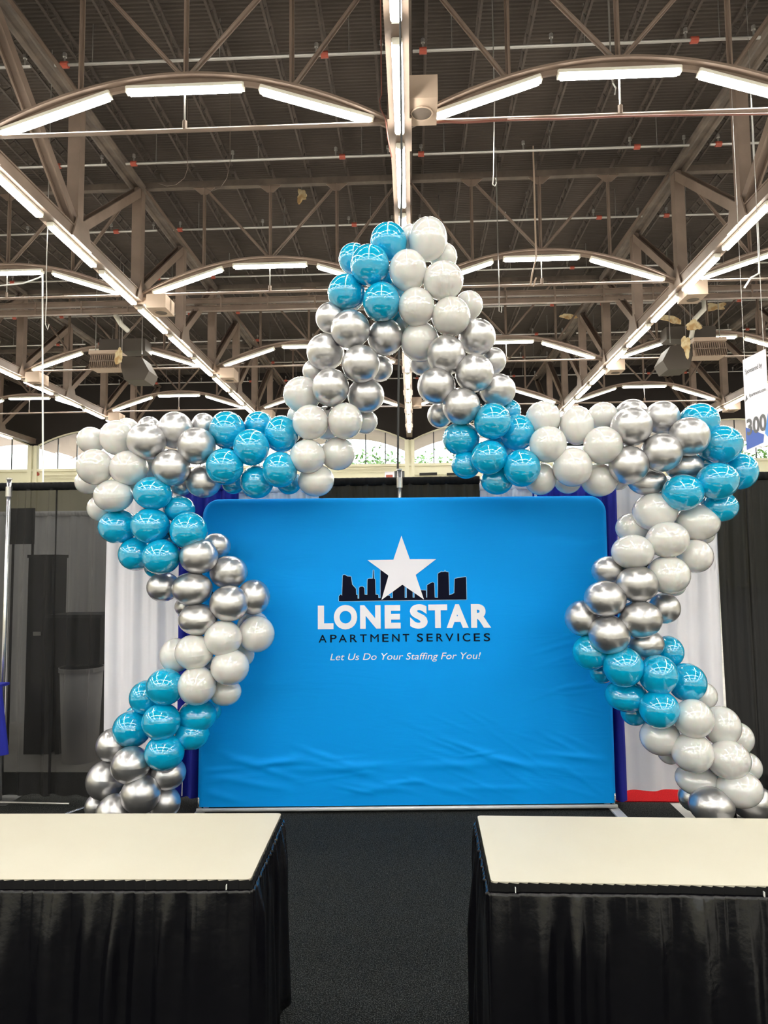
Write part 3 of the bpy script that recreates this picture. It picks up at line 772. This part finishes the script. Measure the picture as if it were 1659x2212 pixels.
# ------------------------------------------------------------------ tables
def table(c_near, c_far, ext, sgn, lab, seed):
    # c_near, c_far: visible corner pixels at table height; ext: length away from the aisle; sgn: +1 extends to +x
    z = .76
    pn, pf = atz(*c_near, z), atz(*c_far, z)
    rr = random.Random(seed)
    D = (pf - pn); dep = D.length
    yaw = math.atan2(D.y, D.x) - PI / 2
    t = thing('skirted_table', lab, 'table', (pn.x, pn.y, 0), 'skirted tables'); t.rotation_euler = (0, 0, yaw)
    # top with rounded corners, in local coordinates: x from 0 to ext*sgn, y from 0 to dep
    r = .016; P = []
    xs = sorted((0, ext * sgn))
    for cx_, cy_, a0 in ((xs[1] - r, r, -PI / 2), (xs[1] - r, dep - r, 0), (xs[0] + r, dep - r, PI / 2), (xs[0] + r, r, PI)):
        for i in range(6): a = a0 + PI / 2 * i / 5; P.append((cx_ + r * math.cos(a), cy_ + r * math.sin(a)))
    n_ = len(P); v = [(x, y, z) for x, y in P] + [(x, y, z - .035) for x, y in P] + [(x * 1, y, z + .0) for x, y in P]
    s_ = MB().add([(x, y, z) for x, y in P] + [(x, y, z - .035) for x, y in P], [tuple(range(n_)), tuple(range(2 * n_ - 1, n_ - 1, -1))] + [(i, i + n_, (i + 1) % n_ + n_, (i + 1) % n_) for i in range(n_)])
    s_.obj('table_top', m_top, t)
    for x in (xs[0] + .2, xs[1] - .2):
        for y in (.08, dep - .08): MB().tube([(x, y, 0.01), (x, y, z - .035)], .014, 8).obj('leg', m_mull, t)
        MB().tube([(x, .08, .3), (x, dep - .08, .3)], .01, 6).obj('stretcher', m_mull, t)
    # skirt path: far corner -> near corner -> along the front
    pts = []
    cr_ = .02
    xa = 0
    path = []
    N1 = int(dep / .006)
    for i in range(N1): path.append(((0, dep - dep * i / N1), (-sgn, 0)))
    for i in range(13):
        a = PI / 2 * i / 12
        nx, ny = -sgn * math.cos(a), -math.sin(a)
        path.append(((0, 0), (nx, ny)))
    N2 = int(ext / .006)
    for i in range(1, N2): path.append(((ext * sgn * i / N2, 0), (0, -1)))
    ph = [rr.uniform(0, 6.28) for _ in range(8)]
    # pleat table
    L = dep + ext; pl_ = [rr.uniform(.3, 1) for _ in range(int(L / .035) + 3)]
    big = [rr.uniform(.1, 1) for _ in range(int(L / .13) + 4)]
    def sm(a): return a * a * (3 - 2 * a)
    def bigf(sv):
        q = sv / .11 + .35 * math.sin(sv * 9 + ph[0]); i = int(q); fr = q - i
        h = big[i % len(big)]
        return h * math.sin(PI * sm(fr)) ** 1.3
    def fn(u, v):
        i = min(len(path) - 1, int(round(u * (len(path) - 1)))); (x, y), (nx, ny) = path[i]
        sv = u * L; zz = v
        pq = sv / .035; pi_ = int(pq); pf_ = pq - pi_
        sag = .006 + .014 * abs(math.sin(sv * 1.7 + ph[3]))
        # v: 0 top .. 1 floor
        if v < .04:
            off = .006 + .004 * pf_ * pl_[pi_ % len(pl_)]
            zz = z + .001 - .026 * (v / .04) - sag * min(1, sv * 3) * .35 * (v / .04) - (.004 * pf_ if v < .001 else 0)
        else:
            w_ = (v - .04) / .96
            zz = z - .028 - sag * .35 - (z - .028 - sag * .35 - .012) * w_
            small = .011 * pf_ * pl_[pi_ % len(pl_)] * max(0, 1 - w_ * 3.2)
            gr = min(1, w_ * (1.6 + 6 * big[(int(sv / .11) * 3 + 1) % len(big)])) ** .8
            off = .012 + small + gr * .042 * bigf(sv + .02 * math.sin(w_ * 3 + ph[4])) + .02 * w_ * (1 + .7 * math.sin(sv * 3.1 + ph[5])) + .006 * gr * math.sin(sv * 31 + w_ * 3 + ph[6])
        return (x + nx * off, y + ny * off, zz)
    vs2 = [0, .02, .0399, .0401, .05, .065, .085, .11, .14, .17, .21, .26, .32, .4, .5, .6, .7, .8, .9, 1]
    s_ = MB(); nu = len(path) - 1
    MB().grid(lambda u, v: fn(u, .0399 * v), nu, 2).obj('skirt_header', m_black, t)
    vs2 = vs2[2:]; nv = len(vs2) - 1
    s_.grid(lambda u, v: fn(u, vs2[int(round(v * nv))]), nu, nv)
    o_ = s_.obj('skirt', m_satin, t, True)
    md = o_.modifiers.new('thickness', 'SOLIDIFY'); md.thickness = .0015
    # seam cord below the header
    for i_, sx in enumerate((.08, .9, 1.6)):
        MB().box(sx * sgn - .0012, sx * sgn + .0012, -.020, -.010, z - .028, z - .012).obj('clip', m_whitec, t)
    return t
table((541, 1899), (608, 1756.5), 2.2, -1, 'left white topped table with a black satin skirt', 11)
table((1061, 1904), (1031, 1761.5), 2.2, 1, 'right white topped table with a black satin skirt', 12)

# ------------------------------------------------------------------ the balloon star
def bmesh_balloon():
    s_ = MB(); nu, nv = 32, 20
    def f(u, v):
        a = 2 * PI * u; th = PI * v
        rr_ = math.sin(th); yy = -math.cos(th)
        if v > .55:
            k = (v - .55) / .45; rr_ *= 1 - .18 * k * k; yy += .14 * k * k
        return (rr_ * math.cos(a), yy, rr_ * math.sin(a))
    s_.grid(f, nu, nv)
    s_.tube([(0, 1.10, 0), (0, 1.17, 0), (0, 1.2, 0)], [.05, .04, .09], 8)
    return s_
BMS = {c_: bmesh_balloon().mesh('balloon', m_, True) for c_, m_ in (('T', m_bteal), ('W', m_bwhite), ('S', m_bsil))}
BLAB = {'T': 'glossy teal balloon', 'W': 'pearl white balloon', 'S': 'chrome silver balloon'}
SRC = {'A': (600, 440, .3617), 'C': (140, 860, .33755), 'D': (140, 1280, .33755), 'E': (1100, 840, .33695), 'F': (1100, 1280, .33695)}
DATA = {
'A': """T 662 228 112 114 1;T 455 332 93 95 2;T 551 368 118 124 0;T 411 536 114 115 1;T 620 588 113 119 0;T 690 500 95 95 2;T 665 630 88 88 2
W 896 214 116 132 1;W 800 215 85 90 2;W 990 318 82 82 2;W 778 400 113 125 0;W 988 460 122 116 0;W 828 617 109 116 0;W 1035 673 116 116 0;W 1140 607 84 86 2;W 850 825 115 120 1;W 775 740 80 85 2
S 318 683 92 94 1;S 434 750 118 115 0;S 642 797 107 110 1;S 285 886 113 109 1;S 496 957 114 114 0;S 608 983 79 80 2;S 218 1000 70 70 2;S 316 1098 110 114 0;S 526 1145 110 104 1
W 145 1140 113 106 1;W 125 1268 68 66 2;W 195 1306 107 106 0;W 403 1298 104 109 0;W 522 1302 74 74 2;W 290 1310 100 100 2;W 178 1510 106 102 0;W 358 1493 103 99 1;W 228 1652 108 96 1
T 1282 1299 109 109 0;T 1430 1368 105 108 1;T 1378 1240 72 72 2;T 1095 1402 110 100 1;T 1262 1515 107 102 0;T 1125 1560 88 82 1;T 1458 1578 110 111 0;T 1310 1652 95 84 1;T 1330 1440 90 90 2
S 1190 797 110 108 1;S 1285 940 76 82 2;S 1006 905 114 118 0;S 860 950 72 76 2;S 947 1088 113 108 0;S 1174 1012 114 114 0;S 1312 1116 108 97 1;S 968 1263 74 76 2;S 1097 1210 112 110 0""",
'C': """W 168 270 88 86 1;W 338 255 112 114 1;W 400 205 78 78 2;W 193 440 111 116 0;W 410 448 122 113 0;W 145 540 78 76 2;W 312 625 127 105 0;W 228 705 82 84 1;W 470 545 95 95 2;W 540 450 80 85 2
S 523 278 125 119 0;S 540 195 76 78 2;S 708 206 112 122 1;S 888 180 78 86 2;S 843 307 122 120 0;S 682 446 121 118 0;S 888 533 113 104 1;S 742 562 70 66 2
T 1040 205 114 123 1;T 1242 177 94 93 2;T 1193 315 116 118 0;T 1386 230 110 120 1;T 1023 438 120 118 0;T 1376 458 112 115 0;T 1078 545 74 68 2;T 1229 536 107 106 1;T 1435 540 80 76 2
T 563 608 123 107 0;T 732 712 100 86 1;T 342 820 128 110 1;T 547 815 122 113 0;T 792 847 119 118 0;T 458 997 112 107 1;T 618 1015 120 113 0;T 670 900 80 80 2;T 585 1080 76 70 2
S 968 948 92 83 2;S 857 1013 121 112 0;S 1049 1115 119 105 1;S 630 1208 104 93 1;S 815 1220 130 105 0;S 1208 1273 103 110 1;S 1052 1314 123 114 0""",
'D': """S 765 90 60 60 2;S 854 172 129 100 0;W 1205 222 102 104 2;W 1225 265 115 115 1;W 1013 292 119 113 0;W 712 402 98 108 1;W 828 380 123 110 0;W 1057 476 120 114 0;W 1140 400 71 72 2;W 930 480 72 72 2;W 848 595 120 121 0;W 1028 636 99 84 1
T 643 603 117 115 0;T 522 670 103 106 1;T 452 785 60 60 2;T 431 874 119 114 1;T 618 826 120 114 0;T 849 786 119 101 1;T 950 755 50 60 2;T 815 905 107 94 1;T 638 1024 122 112 0
S 306 977 98 103 1;S 423 1105 122 115 0;S 260 1201 113 121 1;S 655 1157 115 98 1;S 487 1289 121 119 0;S 208 1368 72 80 2;S 319 1410 112 114 0;S 638 1346 98 97 1;S 430 1490 105 95 1""",
'E': """W 217 188 109 107 1;W 432 234 108 126 1;W 599 180 96 92 2;W 248 356 117 116 0;W 601 362 121 120 0;W 406 502 122 123 0;W 199 575 101 104 1;W 576 582 114 106 1;W 375 592 85 78 2;W 702 582 62 66 2
S 783 243 129 122 0;S 785 166 102 96 2;S 979 187 109 105 1;S 1153 306 124 122 0;S 766 488 122 121 0;S 978 408 124 122 0;S 1120 497 115 88 1;S 884 592 120 86 1
T 1215 212 125 115 1;T 1352 360 138 118 1;T 1480 530 101 114 2;T 1333 593 130 115 0;T 1112 666 126 113 0;T 1348 754 115 95 1;T 1250 480 80 80 2;T 1000 640 70 66 2
W 934 789 136 116 1;W 1207 855 138 115 1;W 790 890 103 92 2;W 1015 967 130 112 0;W 791 1045 129 107 0;W 1190 1072 108 104 1;W 1250 930 62 62 2;W 1020 1192 132 117 0;W 1060 1255 66 70 2
S 640 1165 107 88 1;S 822 1251 129 112 0""",
'F': """S 614 40 128 112 0;S 995 100 93 94 1;S 470 165 108 110 1;S 838 171 132 115 0;S 642 269 126 119 0;S 870 328 115 91 1
T 522 382 110 108 1;T 1020 379 90 97 2;T 732 476 121 123 0;T 955 527 117 121 0;T 1140 577 112 117 1;T 592 510 72 70 2;T 751 660 127 95 1;T 961 748 119 114 0;T 806 768 85 80 2
W 1240 662 84 84 2;W 1182 808 116 117 0;W 1360 856 111 119 1;W 1465 934 90 96 2;W 967 926 119 107 1;W 1175 1027 122 117 0;W 1406 1072 127 116 0;W 1030 1018 75 76 2;W 1520 1118 89 88 2;W 1206 1196 128 90 1;W 1475 1259 134 110 0;W 1325 1200 70 75 2
S 1178 1312 86 82 2;S 1297 1366 131 108 0;S 1562 1346 132 100 1""",
}
st = thing('balloon_star', 'huge five pointed star arch of teal, white and chrome silver balloons', 'balloon arch', (0, 4.95, 0))
LY = {0: 4.80, 1: 4.93, 2: 5.06}
spine = [(300, 1775), (370, 1600), (470, 1420), (470, 1300), (390, 1180), (280, 1060), (280, 985), (470, 975), (640, 960), (720, 870), (790, 700), (870, 540), (950, 660), (1030, 850), (1100, 960), (1250, 960), (1430, 950), (1540, 1030), (1440, 1150), (1360, 1280), (1390, 1420), (1480, 1560), (1570, 1660), (1590, 1775)]
SP = [at(x, y, 4.97) for x, y in spine]
for blk, (ox, oy, sc) in SRC.items():
    for tok in DATA[blk].replace('\n', ';').split(';'):
        c_, x, y, rx, rz, l = tok.split(); x, y, rx, rz, l = float(x), float(y), float(rx), float(rz), int(l)
        Y = LY[l] + R.uniform(-.015, .015)
        p = at(ox + x * sc, oy + y * sc, Y)
        k = Y / F * sc * 1.02
        o = link('balloon', BMS[c_], st); o.location = p - Vector((0, 4.95, 0))
        # lean the neck back toward the spine
        best = min(((a + (b_ - a) * t_) for a, b_ in zip(SP, SP[1:]) for t_ in (0, .25, .5, .75)), key=lambda q: (q.x - p.x) ** 2 + (q.z - p.z) ** 2)
        dv = Vector((best.x - p.x, 0, best.z - p.z)); 
        if dv.length > .12: dv *= .12 / dv.length
        d = Vector((dv.x, .22, dv.z)).normalized()
        q = Vector((0, 1, 0)).rotation_difference(d)
        o.rotation_mode = 'QUATERNION'; o.rotation_quaternion = q
        o.scale = (rx * k, (rx + rz) / 2 * k * 1.02, rz * k)
        tag(o, BLAB[c_])
MB().tube([q - Vector((0, 4.95, 0)) for q in SP], .012, 8).obj('frame', m_blackobj, st, True)
for q in (SP[0], SP[-1]):
    MB().tube([(q.x, q.y - 4.95, .006), (q.x, q.y - 4.95, .03)], .28, 24).obj('base_plate', m_blackobj, st)
    MB().tube([(q.x, q.y - 4.95, .03), (q.x, q.y - 4.95, q.z)], .02, 10).obj('base_post', m_blackobj, st)
